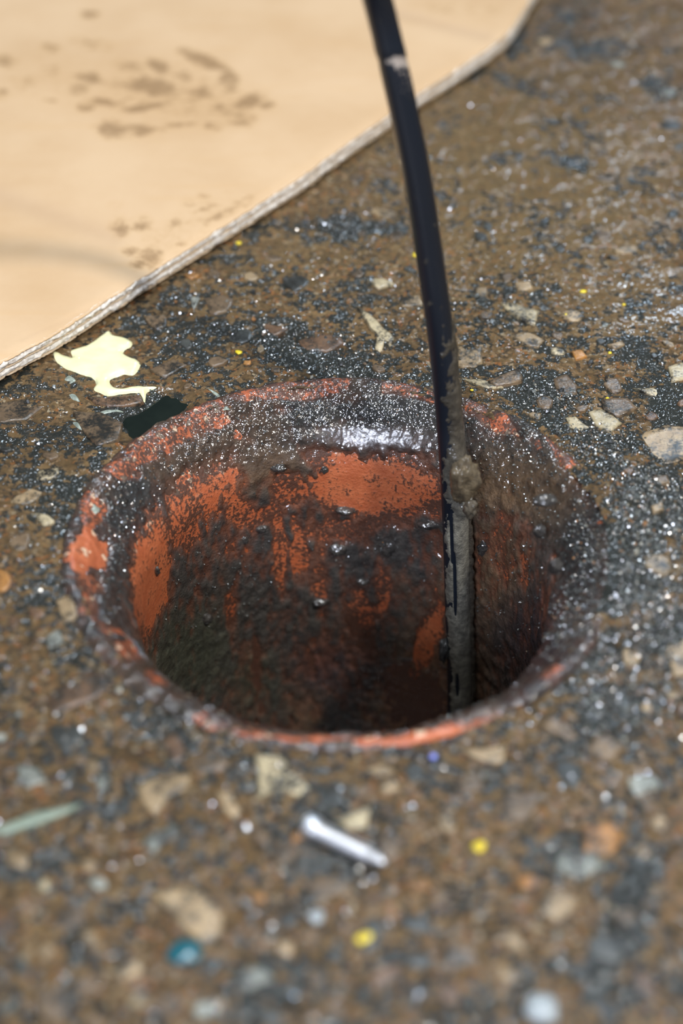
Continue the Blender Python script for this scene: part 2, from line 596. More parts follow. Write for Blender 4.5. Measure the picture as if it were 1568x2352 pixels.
def stone_mesh(poly, top, mat, seedv):
    """poly: outline around the origin in metres; a chip with a bevelled top, sunk into the cement"""
    n = len(poly)
    c = poly.mean(0)
    rr = random.Random(seedv)
    V, Fc = [], []
    rings = [(1.01, -0.0035), (1.0, top * 0.45), (0.95, top * 0.9), (0.70, top)]
    for k, (s, z) in enumerate(rings):
        for p in poly:
            q = c + (p - c) * s
            V.append((q[0], q[1], z + (rr.uniform(-.12, .12) * top if k > 1 else 0)))
    V.append((c[0], c[1], top))
    for k in range(len(rings) - 1):
        for i in range(n):
            j = (i + 1) % n
            Fc.append((k * n + i, k * n + j, (k + 1) * n + j, (k + 1) * n + i))
    b = (len(rings) - 1) * n
    for i in range(n):
        Fc.append((b + i, b + (i + 1) % n, len(V) - 1))
    me = bpy.data.meshes.new('stone')
    me.from_pydata(V, [], Fc)
    me.polygons.foreach_set('use_smooth', [True] * len(me.polygons))
    me.materials.append(mat)
    return me


def ccw(p):
    a = 0.5 * np.sum(p[:, 0] * np.roll(p[:, 1], -1) - np.roll(p[:, 0], -1) * p[:, 1])
    return p if a > 0 else p[::-1]


STONES = [
    ('P', [(820, 712), (842, 725), (880, 762), (907, 785), (895, 797), (882, 786), (873, 814), (861, 808), (866, 776), (843, 745)]),
    ('P', [(1148, 700), (1185, 702), (1237, 718), (1228, 750), (1200, 741), (1168, 722)]),
    ('T', [(1046, 797), (1110, 793), (1108, 836), (1090, 846), (1052, 844)]),
    ('P', [(1058, 870), (1100, 871), (1156, 890), (1120, 892)]),
    ('P', [(1296, 957), (1322, 958), (1357, 985), (1347, 997), (1308, 982)]),
    ('P', [(1350, 951), (1380, 944), (1427, 976), (1402, 996), (1368, 981)]),
    ('T', [(1452, 1030), (1480, 992), (1530, 975), (1585, 985), (1590, 1040), (1550, 1062), (1500, 1066), (1468, 1058)]),
    ('P', [(1452, 890), (1500, 889), (1520, 897), (1505, 909)]),
    ('P', [(1533, 845), (1570, 832), (1590, 850), (1570, 872), (1542, 877)]),
    ('B', [(1270, 870), (1300, 858), (1326, 885), (1326, 905), (1284, 905)]),
    ('T', [(1170, 770), (1205, 762), (1252, 785), (1236, 799), (1200, 791)]),
    ('T', [(1392, 797), (1425, 788), (1434, 797), (1412, 806)]),
    ('T', [(918, 686), (962, 680), (977, 704), (924, 709)]),
    ('B', [(470, 692), (508, 682), (537, 695), (522, 721), (482, 726)]),
    ('G', [(438, 684), (460, 688), (445, 716)]),
    ('R', [(684, 786), (728, 770), (780, 776), (790, 792), (750, 812), (704, 808)]),
    ('R', [(600, 742), (640, 738), (662, 756), (628, 770)]),
    ('P', [(585, 1732), (640, 1735), (672, 1772), (713, 1812), (710, 1850), (640, 1846), (590, 1830)]),
    ('T', [(308, 1805), (360, 1786), (437, 1783), (424, 1815), (384, 1836), (362, 1872), (333, 1850)]),
    ('T', [(498, 1820), (532, 1830), (554, 1870), (536, 1882), (508, 1850)]),
    ('G', [(338, 1922), (400, 1904), (424, 1913), (378, 1940), (355, 1964), (334, 1946)]),
    ('T', [(345, 2052), (400, 2044), (452, 2050), (512, 2100), (506, 2160), (472, 2182), (420, 2132), (380, 2092)]),
    ('T', [(1050, 1722), (1100, 1726), (1162, 1714), (1156, 1756), (1118, 1752)]),
    ('T', [(840, 1772), (880, 1760), (908, 1775), (872, 1788)]),
    ('P', [(768, 1886), (852, 1854), (842, 1900), (800, 1908)]),
    ('T', [(128, 1382), (160, 1370), (177, 1420), (150, 1432)]),
    ('G', [(103, 1472), (135, 1450), (150, 1480), (114, 1492)]),
    ('R', [(108, 1602), (180, 1550), (240, 1545), (247, 1590), (180, 1622), (118, 1642)]),
    ('B', [(208, 1925), (246, 1930), (240, 1962), (214, 1952)]),
    ('T', [(1520, 1500), (1568, 1470), (1600, 1500), (1590, 1555), (1545, 1562)]),
    ('B', [(-30, 935), (60, 914), (104, 930), (60, 962), (-20, 975)]),
    ('B', [(168, 945), (232, 948), (282, 973), (272, 1010), (222, 1022), (188, 985)]),
    ('R', [(200, 911), (320, 905), (330, 922), (282, 932), (220, 926)]),
    ('P', [(88, 1080), (136, 1074), (130, 1096), (84, 1101)]),
    ('P', [(68, 1180), (110, 1184), (127, 1200), (100, 1207)]),
    ('G', [(38, 1762), (90, 1770), (107, 1800), (58, 1812)]),
    ('T', [(255, 2215), (310, 2204), (332, 2240), (282, 2262)]),
    ('G', [(518, 2242), (600, 2224), (627, 2250), (570, 2277)]),
    ('O', [(1330, 1900), (1400, 1890), (1432, 1930), (1392, 1968), (1338, 1960)]),
    ('G', [(1278, 1966), (1350, 1962), (1392, 1990), (1340, 2022), (1282, 2002)]),
    ('O', [(1186, 2018), (1235, 2010), (1252, 2032), (1200, 2044)]),
    ('O', [(923, 2042), (975, 2020), (988, 2046)]),
    ('T', [(1083, 2092), (1130, 2080), (1122, 2110), (1088, 2117)]),
    ('T', [(870, 1800), (905, 1795), (915, 1820), (880, 1830)]),
    ('B', [(1040, 1790), (1100, 1780), (1110, 1820), (1060, 1830)]),
    ('B', [(560, 960), (562, 962), (566, 960)][:0] or [(20, 1230), (70, 1225), (60, 1265), (15, 1270)]),
    ('B', [(345, 850), (400, 826), (430, 840), (380, 868)]),
    ('B', [(1120, 880), (1190, 850), (1200, 878), (1140, 890)]),
    ('B', [(1380, 920), (1440, 915), (1462, 940), (1420, 958), (1385, 945)]),
    ('T', [(1180, 655), (1215, 650), (1222, 668), (1190, 672)]),
    ('T', [(1090, 660), (1118, 662), (1116, 682), (1092, 680)]),
    ('P', [(840, 645), (880, 642), (908, 656), (870, 664)]),
    ('O', [(1310, 810), (1335, 806), (1348, 822), (1322, 828)]),
    ('O', [(422, 638), (445, 632), (462, 640), (440, 647)]),
    ('T', [(1490, 1180), (1515, 1175), (1520, 1195), (1498, 1200)]),
    ('B', [(1496, 1108), (1530, 1104), (1536, 1122), (1505, 1126)]),
    ('T', [(840, 2168), (900, 2160), (905, 2185), (850, 2190)][:0] or [(640, 2170), (672, 2165), (668, 2195), (636, 2192)]),
    ('G', [(1440, 1790), (1500, 1780), (1520, 1810), (1460, 1825)]),
    ('B', [(120, 2090), (190, 2080), (200, 2120), (130, 2135)]),
    ('T', [(20, 1960), (66, 1972), (60, 2000), (15, 1990)]),
    ('B', [(700, 2030), (780, 2010), (800, 2050), (720, 2070)]),
    ('B', [(1010, 2180), (1090, 2170), (1100, 2215), (1030, 2225)]),
]
placed = []
stone_n = 0


def put_stone(kind, poly, top):
    global stone_n
    c = poly.mean(0)
    me = stone_mesh(ccw(poly - c), top, M_STONE[kind], stone_n)
    o = bpy.data.objects.new('stone', me)
    COL.objects.link(o)
    o.parent = floor
    o.location = (c[0], c[1], H(c[0], c[1]) + 0.0003)
    placed.append((c[0], c[1], float(np.max(np.hypot(*(poly - c).T)))))
    stone_n += 1


for kind, pts in STONES:
    pw = np.array([at(x, y)[:2] for x, y in pts])
    # keep the corners but add slightly broken points along the edges
    q = []
    for i in range(len(pw)):
        a, b = pw[i], pw[(i + 1) % len(pw)]
        q.append(a)
        nrm = np.array([-(b - a)[1], (b - a)[0]])
        q.append(a * 0.5 + b * 0.5 + nrm * rnd.uniform(-.07, .07))
    put_stone(kind, np.array(q), 0.0006)

tries = 0
while stone_n < 265 and tries < 20000:
    tries += 1
    x, y = rnd.uniform(-40, 1608), rnd.uniform(20, 2340)
    if y < 620 and rnd.random() < 0.55:
        continue
    p = at(x, y)
    s = rnd.choice([0.0022, 0.003, 0.0035, 0.0045, 0.0065])
    if math.hypot(p[0], p[1]) < 0.104 + s:
        continue
    if any(math.hypot(p[0] - a, p[1] - b) < c + s for a, b, c in placed):
        continue
    if sdf(np.array([p[0]]), np.array([p[1]]), CARD_POLY)[0] > -s - 0.004:
        continue
    if 100 < x < 380 and 740 < y < 930:
        continue
    n = rnd.randint(6, 9)
    asp, rot = rnd.uniform(0.45, 0.95), rnd.uniform(0, math.pi)
    poly = []
    for k in range(n):
        a = 2 * math.pi * (k + rnd.uniform(-.3, .3)) / n
        rr = s * rnd.uniform(0.72, 1.1)
        u, v = rr * math.cos(a), rr * asp * math.sin(a)
        poly.append((p[0] + u * math.cos(rot) - v * math.sin(rot), p[1] + u * math.sin(rot) + v * math.cos(rot)))
    kind = rnd.choices('PTBGRDO', (1, 3, 14, 2, 4, 9, 1))[0]
    if y < 620:
        kind = rnd.choice('DDBBGT')
    put_stone(kind, np.array(poly), 0.00045)

# ------------------------------------------------------------------ clay drain pipe
pipe = empty('drain_pipe', (0, 0, 0))
tag(pipe, 'round terracotta drain pipe mouth set in the floor, smeared with black sludge', 'drain pipe')
prof = [(.1010, -.0140), (.1010, -.0060), (.1008, -.0006), (.1001, .0004), (.0988, .0008), (.0972, .0006), (.0956, -.0004), (.0938, -.0022),
        (.0915, -.0048), (.0890, -.0078), (.0865, -.0108), (.0842, -.0138), (.0820, -.0170), (.0800, -.0205), (.0785, -.0245),
        (.0775, -.0295), (.0772, -.036), (.0773, -.060), (.0775, -.110), (.0778, -.170), (.0782, -.230), (.0785, -.300)]
PR = spline(prof, 40)
seg = np.r_[0, np.cumsum(np.hypot(*np.diff(PR, axis=0).T))]
ss = np.r_[np.arange(0, 0.060, 0.0007), np.arange(0.060, 0.235, 0.0011), np.arange(0.235, seg[-1], 0.006)]
PR = np.column_stack([np.interp(ss, seg, PR[:, 0]), np.interp(ss, seg, PR[:, 1])])
tg = np.gradient(PR, axis=0)
tg /= np.linalg.norm(tg, axis=1)[:, None]
NR = np.column_stack([tg[:, 1], -tg[:, 0]])       # points to the open side
NU, NV = 720, len(PR)
TH = np.linspace(0, 2 * math.pi, NU, endpoint=False) - math.pi / 2
r_ = np.repeat(PR[:, 0], NU)
z_ = np.repeat(PR[:, 1], NU)
t_ = np.tile(TH, NV)
nr_ = np.repeat(NR[:, 0], NU)
nz_ = np.repeat(NR[:, 1], NU)
if NR[NV // 2, 0] > 0:
    nr_, nz_ = -nr_, -nz_
B = np.column_stack([r_ * np.cos(t_), r_ * np.sin(t_), z_])
N3 = np.column_stack([nr_ * np.cos(t_), nr_ * np.sin(t_), nz_])
ppx, ppy = proj(B)
facing = np.einsum('ij,ij->i', N3, CAM - B) > 0.0
rim_ = sstep(-0.026, -0.014, z_)
# worn edge of the collar
chip = (fbm(B, 55, 4, 12) - 0.5)
BODY = B + N3 * ((fbm(B, 90, 4, 21) - 0.5) * 0.0016 * (0.4 + rim_))[:, None]
BODY[:, 2] += -0.0012 * rim_ * sstep(0.05, 0.25, chip)
st = np.where(rim_ > 0.5, 0.42, 0.42 + 0.5 * (fbm(B, (40, 40, 9), 3, 44) - 0.5))
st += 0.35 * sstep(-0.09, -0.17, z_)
st = st - 0.35 * blobs(ppx, ppy, [(850, 1110, 150, 70, 0, 1), (345, 1330, 45, 120, 5, 1), (980, 1480, 30, 80, 20, 1), (200, 1270, 50, 60, 0, 1),
                                  (1000, 1690, 400, 20, 0, 1)])
PF = grid_faces(NU, NV, True)[:, ::-1]
body = mesh_np('pipe_wall', BODY, PF, M_TERRA, pipe, attrs={'stain': st, 'rim': rim_})
body['label'] = 'orange terracotta showing between the sludge'

ORANGE_RIM = [
    (455, 965, 110, 42, -28, 1.0), (330, 1022, 95, 38, -38, 1.0), (268, 1075, 50, 45, 0, .9), (650, 893, 150, 24, -6, 1.0), (560, 905, 60, 26, -10, .9),
    (950, 897, 70, 22, 3, 1.0), (1130, 960, 85, 22, 30, .85), (1310, 1065, 95, 18, 50, .9), (1412, 1230, 16, 50, 0, .7),
    (200, 1275, 50, 55, 0, 1.0), (205, 1360, 28, 60, -5, 1.0), (213, 1170, 28, 45, 0, .8), (300, 1497, 42, 22, 25, .9),
    (357, 1556, 32, 16, 30, .9), (250, 1445, 42, 12, 25, .8), (700, 1685, 170, 17, 5, 1.0), (950, 1698, 160, 17, -3, 1.0),
    (1150, 1652, 150, 18, -16, 1.0), (1300, 1580, 80, 16, -38, .95), (1395, 1340, 12, 60, 8, .5)]
ORANGE_WALL = [
    (350, 1330, 42, 130, 5, 1.0), (470, 1120, 70, 55, -30, .75), (415, 1200, 32, 70, 0, .8), (860, 1120, 155, 75, 0, 1.0), (760, 1060, 60, 30, 0, .9),
    (640, 1260, 16, 80, 0, .9), (690, 1270, 16, 35, 0, .8), (530, 1385, 15, 65, 5, .95), (825, 1420, 34, 65, 0, .85), (985, 1470, 22, 75, 18, 1.0),
    (950, 1600, 60, 60, 0, .85), (590, 1520, 10, 70, 0, .7), (1205, 1300, 6, 34, -10, .9), (1275, 1310, 8, 36, 0, .9), (1255, 1380, 6, 40, -8, .7),
    (960, 1130, 60, 60, 0, .9), (570, 1180, 80, 26, 0, .8), (780, 1215, 70, 30, 0, .7), (735, 1350, 14, 70, 0, .6), (880, 1330, 18, 60, 0, .6),
    (670, 1120, 60, 40, 0, .75), (1100, 1300, 10, 60, 0, .4)]
MUD_ADD = [(860, 1005, 190, 38, 3, 1.0), (560, 1380, 70, 90, 0, .6), (895, 1250, 40, 45, 0, 1.0), (440, 1480, 110, 110, 30, .9), (420, 1330, 40, 90, 0, .9),
           (1200, 1120, 120, 90, 30, .8), (620, 1060, 80, 40, -10, .7), (1300, 1250, 60, 130, 0, .9), (790, 1185, 30, 12, 0, .8), (990, 1200, 50, 16, 20, .9),
           (700, 960, 190, 22, -8, .8), (930, 950, 150, 35, 5, .8), (360, 1310, 12, 18, 0, 1.3), (1320, 1240, 40, 110, -10, 1.3), (700, 1420, 60, 60, 0, .6)]
wobp = (fbm(B, 130, 4, 5) - 0.5) * 1.5
rimz = z_ > -0.016
orr = np.where(rimz & facing, blobs(ppx, ppy, ORANGE_RIM, .5, 1.3, wobp), 0)
wallk = facing & (z_ < -0.010)
streak = (fbm(B, (150, 150, 28), 3, 61) - 0.5) * 1.6
orw = np.where(wallk, blobs(ppx, ppy, ORANGE_WALL, .45, 1.6, streak * 0.8 + wobp * 0.3), 0)
mud = np.where(facing, blobs(ppx, ppy, MUD_ADD, .3, 1.3, wobp * 0.5), 0)
base = (fbm(B, (70, 70, 26), 4, 88) - 0.38) * 1.4
base = np.where(facing, base + 0.35, base)
thick = base + 0.8 * mud - np.maximum(1.75 * orr, 1.5 * orw)
# the ring shows small bare specks, the slope below it is caked
slope = np.exp(-((z_ + 0.009) / 0.007) ** 2)
thick += 0.25 * slope
thick += (fbm(B, (380, 380, 190), 3, 71) - 0.5) * (2.0 - 0.4 * rim_) + 0.12 * rim_
lip = blobs(ppx, ppy, [(870, 1008, 190, 34, 4, 1.0)], .5, 1.2) * facing
T = np.where(thick > 0, 0.0015 * (1 - np.exp(-thick * 1.1)), thick * 0.0012)
lump = (fbm(B, 260, 3, 37) - 0.4) * 0.0016 * np.clip(thick, 0, 1) * (1 - 0.8 * lip)
SL = B + N3 * (T + lump)[:, None]
SL[:, 2] += -0.0009 * rim_ * sstep(0.05, 0.25, chip)
cA = np.array([0.095, 0.086, 0.076])
cB = np.array([0.20, 0.125, 0.075])
k = fbm(B, (30, 30, 14), 3, 90)[:, None]
tint = cA * (1 - sstep(.4, .65, k)) + cB * sstep(.4, .65, k)


def tintmix(tint, items, col, px=None, py=None, m=None):
    q = blobs(ppx, ppy, items, .2, 1.3, wobp * 0.3) * (facing if m is None else m)
    return tint * (1 - q[:, None]) + np.array(col) * q[:, None]


tint = tintmix(tint, [(1190, 1110, 150, 110, 20, 1.0), (1150, 1280, 90, 150, 0, .6)], (0.25, 0.145, 0.070))
tint = tintmix(tint, [(430, 1500, 130, 140, 20, .9), (580, 1560, 90, 90, 0, .7)], (0.085, 0.092, 0.060))
tint = tintmix(tint, [(1240, 1480, 110, 150, 0, .9), (750, 1530, 120, 90, 0, .8)], (0.055, 0.042, 0.055))
tint = tintmix(tint, [(870, 1010, 200, 36, 4, .9)], (0.16, 0.085, 0.065))
tint = tintmix(tint, [(1330, 1280, 60, 150, 0, .9), (270, 1200, 60, 160, 15, .7), (800, 945, 260, 30, 0, .6)], (0.045, 0.052, 0.055))
tint = tint * (1 - 0.5 * rim_[:, None])
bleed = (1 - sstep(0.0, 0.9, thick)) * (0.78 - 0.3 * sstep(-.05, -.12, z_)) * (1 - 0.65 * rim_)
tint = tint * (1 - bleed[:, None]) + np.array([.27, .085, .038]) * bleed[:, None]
sl_faces = PF[(T + lump)[PF].max(1) > -0.0004]
sludge = mesh_np('sludge', SL, sl_faces, M_MUD, pipe, attrs={'tint': tint, 'slick': lip, 'sandy': np.clip(0.25 + 0.7 * rim_, 0, 1)})
sludge['label'] = 'wet black and brown sludge caked on the pipe'
sludge['kind'] = 'stuff'
# wet lumps stuck to the wall
wall_lumps = [(792, 1172, .0042, .0016), (775, 1262, .0040, .0030), (988, 1203, .0052, .0020), (893, 1262, .0034, .0040), (360, 1312, .0014, .0022), (735, 1382, .0038, .0018),
              (835, 1335, .0030, .0016), (600, 1215, .0028, .0016), (1110, 1260, .0024, .0034), (1250, 1150, .0040, .0022), (560, 1240, .0016, .0016), (640, 1075, .0032, .0016),
              (745, 1080, .0016, .0018), (1275, 1300, .0026, .0034), (1240, 1220, .0024, .0030), (470, 1420, .0030, .0030)]
# silt lying at the bottom of the pipe
nb_r, nb_a = 24, 96
BV = [(0, 0, -0.285)]
for i in range(1, nb_r + 1):
    for j in range(nb_a):
        a = 2 * math.pi * j / nb_a
        BV.append((0.0785 * i / nb_r * math.cos(a), 0.0785 * i / nb_r * math.sin(a), -0.285))
BV = np.array(BV)
BV[:, 2] += (fbm(BV, 60, 3, 2) - 0.5) * 0.01
BF = [(0, 1 + j, 1 + (j + 1) % nb_a, 1 + (j + 1) % nb_a) for j in range(0)]
BFq = np.array([(1 + (i - 1) * nb_a + j, 1 + i * nb_a + j, 1 + i * nb_a + (j + 1) % nb_a, 1 + (i - 1) * nb_a + (j + 1) % nb_a)
                for i in range(1, nb_r) for j in range(nb_a)])
silt = mesh_np('silt_bed', BV, BFq, M_MUD, pipe, attrs={'tint': np.tile([[.012, .012, .012]], (len(BV), 1)), 'slick': np.zeros(len(BV))})

# ------------------------------------------------------------------ grains of grit (uncountable)
ico_v = []
g_ = (1 + 5 ** .5) / 2
for a in (-1, 1):
    for b in (-g_, g_):
        ico_v += [(0, a, b), (a, b, 0), (b, 0, a)]
ico_v = np.array(ico_v) / math.hypot(1, g_)
ICO_F = []
for i in range(12):
    for j in range(i + 1, 12):
        for l in range(j + 1, 12):
            if all(np.linalg.norm(ico_v[p] - ico_v[q]) < 1.1 for p, q in ((i, j), (j, l), (i, l))):
                nrm = np.cross(ico_v[j] - ico_v[i], ico_v[l] - ico_v[i])
                ICO_F.append((i, j, l) if nrm @ ico_v[i] > 0 else (i, l, j))
ICO_F = np.array(ICO_F)


def grains(name, P, size, tints, parent, seed):
    g = np.random.default_rng(seed)
    n = len(P)
    V = np.empty((n, 12, 3))
    sc = size[:, None, None] * g.uniform(0.75, 1.25, (n, 12, 1)) * g.uniform(0.65, 1.15, (n, 1, 3))
    V[:] = ico_v[None] * sc
    a = g.uniform(0, 6.28, n)
    ca, sa = np.cos(a)[:, None], np.sin(a)[:, None]
    X, Y = V[:, :, 0] * ca - V[:, :, 1] * sa, V[:, :, 0] * sa + V[:, :, 1] * ca
    V[:, :, 0], V[:, :, 1] = X, Y
    V += P[:, None, :]
    Fc = (ICO_F[None] + (np.arange(n) * 12)[:, None, None]).reshape(-1, 3)
    o = mesh_np(name, V.reshape(-1, 3), Fc, M_GRIT, parent, smooth=False, attrs={'tint': np.repeat(tints, 12, 0)})
    o['kind'] = 'stuff'
    return o


gr = np.random.default_rng(11)


def grit_tints(n):
    pal = np.array([(.020, .022, .021), (.035, .040, .038), (.07, .078, .072), (.12, .13, .12), (.10, .065, .035), (.22, .20, .15), (.25, .11, .03)])
    return pal[gr.choice(len(pal), n, p=[.30, .30, .17, .10, .08, .035, .015])] * gr.uniform(.7, 1.3, (n, 1))


GRIT = [(1470, 1180, 150, 130, 20, 1.0), (1470, 1380, 130, 160, 0, 1.0), (1420, 1560, 170, 120, 0, .9), (1330, 1700, 170, 100, -20, .7), (1250, 910, 150, 60, 12, .7),
        (1370, 1020, 140, 60, 25, .7), (700, 790, 220, 55, 10, .7), (740, 850, 170, 30, 5, .7), (1090, 900, 80, 30, 10, .5), (330, 1650, 180, 90, 30, .3),
        (120, 1250, 150, 200, 0, .25), (700, 1780, 260, 60, 0, .22), (820, 520, 160, 40, 0, .5), (1300, 70, 120, 70, 0, .25), (1280, 360, 120, 50, 0, .2),
        (1520, 1680, 100, 140, 0, .7), (600, 660, 240, 60, -10, .3), (1000, 680, 400, 60, 0, .3)]
nG = 90000
P = np.column_stack([gr.uniform(-.20, .20, nG), gr.uniform(-.22, .50, nG), np.zeros(nG)])
gx, gy = proj(P)
den = np.maximum(blobs(gx, gy, GRIT, .4, 1.3), np.where(gy > 1500, 0.09, 0.05))
keep = (gr.uniform(0, 1, nG) < den) & (np.hypot(P[:, 0], P[:, 1]) > .1005) & (sdf(P[:, 0], P[:, 1], CARD_POLY) < -.003)
P = P[keep]
dk = den[keep]
size = gr.uniform(.00028, .00062, len(P)) * np.where(gr.uniform(0, 1, len(P)) < .14, gr.uniform(1.4, 2.6, len(P)), 1)
nR = 26000
Q = np.column_stack([gr.uniform(.075, .20, nR), gr.uniform(-.13, .13, nR), np.zeros(nR)])
qx, qy = proj(Q)
qd = blobs(qx, qy, [(1480, 1190, 140, 120, 20, 1.0), (1480, 1360, 120, 140, 0, .9), (1430, 1540, 150, 110, 0, .7), (1370, 1030, 110, 50, 25, .6), (1230, 905, 120, 35, 12, .6)], .4, 1.3)
Q = Q[(gr.uniform(0, 1, nR) < qd) & (np.hypot(Q[:, 0], Q[:, 1]) > .1)]
P = np.vstack([P, Q])
size = np.r_[size, gr.uniform(.00030, .00075, len(Q))]
P[:, 2] = floor_height(P) + size * .35
grains('grit', P, size, grit_tints(len(P)), floor, 1)
# coarser wet sand in front of the drain and along the edges
nC = 4200
P = np.column_stack([gr.uniform(-.14, .20, nC), gr.uniform(-.21, .47, nC), np.zeros(nC)])
gx, gy = proj(P)
keep = (gr.uniform(0, 1, nC) < np.where(gy > 1500, 1.0, .08)) & (np.hypot(P[:, 0], P[:, 1]) > .103) & (sdf(P[:, 0], P[:, 1], CARD_POLY) < -.004)
P = P[keep]
size = gr.uniform(.0007, .00135, len(P))
P[:, 2] = floor_height(P) + size * .3
grains('grit', P, size, grit_tints(len(P)), floor, 3)
# grit caught on the sloping mouth of the pipe
idx = gr.choice(len(SL), 80000)
vx, vy = ppx[idx], ppy[idx]
ok = (T[idx] > 0.0003) & (z_[idx] > -.10) & facing[idx]
dens = blobs(vx, vy, [(820, 945, 230, 38, 0, .55), (1200, 1010, 150, 60, 30, .5), (1370, 1270, 60, 200, 0, 1.0), (1330, 1420, 60, 120, 15, .8), (450, 1000, 200, 40, -30, .3),
                      (260, 1200, 50, 150, 10, .5), (800, 1250, 150, 40, 0, .12), (1100, 1300, 200, 200, 0, .05), (500, 1300, 150, 200, 0, .05), (900, 1700, 500, 60, 0, .25)], .5, 1.3)
dens = np.where(z_[idx] > -0.016, np.maximum(dens, .12), dens)
idx = idx[ok & (gr.uniform(0, 1, len(idx)) < dens)]
size = gr.uniform(.00025, .00055, len(idx))
tt = grit_tints(len(idx))
grains('grit', SL[idx] + N3[idx] * (size * .4)[:, None], size, tt, pipe, 2)

# ------------------------------------------------------------------ the hose running down the drain
hose = empty('hose', (0.05, 0.05, 0))
tag(hose, 'black rubber hose running down into the drain, muddy on its lower end', 'hose')
HR = 0.0050
path = [(0.0525, 0.0465, -0.283), tuple(cyl(1052, 1660, .0695)), tuple(cyl(1049, 1400, .0695)), tuple(cyl(1044, 1200, .0695)), tuple(cyl(1037, 1060, .0695)),
        tuple(aty(1030, 960, .0585)), tuple(aty(1013, 780, .061)), tuple(aty(988, 600, .0635)), tuple(aty(957, 400, .0665)), tuple(aty(915, 200, .071)),
        tuple(aty(868, 0, .075)), tuple(aty(846, -90, .073)), (.0025, .060, .211), (-.016, .028, .250), (-.064, -.004, .292), (-.18, -.04, .34), (-.36, -.10, .37),
        (-.60, -.22, .30), (-.80, -.28, .16), (-.95, -.28, .045), (-1.08, -.24, .0075), (-1.25, -.14, .0065), (-1.45, .1, .0065)]
HP = spline(path, 36)
d = np.r_[0, np.cumsum(np.linalg.norm(np.diff(HP, axis=0), axis=1))]
s_in = np.interp(np.arange(23) * 36, np.arange(len(HP)), d)
sv = np.r_[np.arange(0, s_in[10], .0006), np.arange(s_in[10], d[-1], .004)]
HP = np.column_stack([np.interp(sv, d, HP[:, i]) for i in range(3)])
for _ in range(6):
    HP[1:-1] = (HP[:-2] + 2 * HP[1:-1] + HP[2:]) / 4
soft = sstep(s_in[9], s_in[10], sv)[1:-1, None]
for _ in range(150):
    HP[1:-1] += soft * ((HP[:-2] + 2 * HP[1:-1] + HP[2:]) / 4 - HP[1:-1])
HT = np.gradient(HP, axis=0)
HT /= np.linalg.norm(HT, axis=1)[:, None]
# parallel-transported frame
fr = np.array([1.0, 0, 0])
FA, FB = [], []
for tvec in HT:
    fr = fr - tvec * (fr @ tvec)
    fr /= np.linalg.norm(fr)
    FA.append(fr)
    FB.append(np.cross(tvec, fr))
FA, FB = np.array(FA), np.array(FB)
HN = 40
hang = np.linspace(0, 2 * math.pi, HN, endpoint=False)
hn = (FA[:, None] * np.cos(hang)[None, :, None] + FB[:, None] * np.sin(hang)[None, :, None]).reshape(-1, 3)
hc = np.repeat(HP, HN, 0)
hx, hy = proj(hc)
_, hpy = proj(hc + hn * HR)
infr = (sv < s_in[10]).repeat(HN)
kink = np.exp(-((hpy - 142) / 13) ** 2) * infr
side = hn[:, 0] * 0.95 - hn[:, 1] * 0.3            # towards the photograph's right
HV = hc + hn * (HR * (1 - 0.05 * kink + 0.03 * np.exp(-((hpy - 118) / 14) ** 2) * infr))[:, None]
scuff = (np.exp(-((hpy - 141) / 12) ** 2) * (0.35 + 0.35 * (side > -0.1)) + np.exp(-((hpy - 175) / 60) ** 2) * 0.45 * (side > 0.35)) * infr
HF = grid_faces(HN, len(sv), True)
tube = mesh_np('tube', HV, HF, M_HOSE, hose, attrs={'scuff': scuff})
HS = hc + hn * HR
cover = sstep(700, 800, hpy) * (1.1 * side - 0.55) + sstep(940, 1080, hpy) * 0.7 + sstep(1120, 1250, hpy) * 0.5
cover = cover - 0.9 * sstep(790, 690, hpy)
cover += (fbm(HS, (330, 330, 170), 4, 19, .7) - 0.5) * 3.6 * (1 - 0.45 * sstep(1150, 1250, hpy))
# long scrapes in the clay showing the dark rubber
cover -= 3.0 * blobs(hpy, side, [(1340, 0.12, 90, .10, 0, 1), (1240, -0.02, 60, .08, 0, .8), (1575, 0.12, 30, .14, 0, 1)], .3, 1.2)
cover = np.where(infr, cover, -1)
hT = np.where(cover > 0, 0.0007 * (1 - np.exp(-cover * 1.8)), cover * 0.0012)
hl = (fbm(HS, (300, 300, 140), 3, 23) - 0.35) * 0.0009 * np.clip(cover, 0, 1)
knob = blobs(hpy, side, [(1085, .75, 55, .55, 0, 1.0), (1165, .8, 26, .45, 0, .9)], .1, 1.2)
MV = HS + hn * (hT + hl + np.where(infr, knob, 0) * (0.0012 + 0.0024 * fbm(HS, 240, 3, 41)))[:, None]
HFm = HF[(hT[HF].max(1) > -0.0003)]
mt = np.array([.125, .120, .098])[None] * (0.75 + 0.5 * fbm(HS, 80, 3, 7))[:, None]
mt = mt * (1 - 0.15 * sstep(1180, 1000, hpy)[:, None]) + np.array([.05, .028, .008]) * (sstep(1180, 1000, hpy) * np.clip(side + .3, 0, 1))[:, None]
mt = mt * (0.55 + 1.35 * sstep(980, 1250, hpy))[:, None]
coat = mesh_np('mud_coat', MV, HFm, M_CLAY, hose, attrs={'tint': mt, 'slick': np.zeros(len(MV))})
coat['label'] = 'grey-brown clay clinging to the hose'
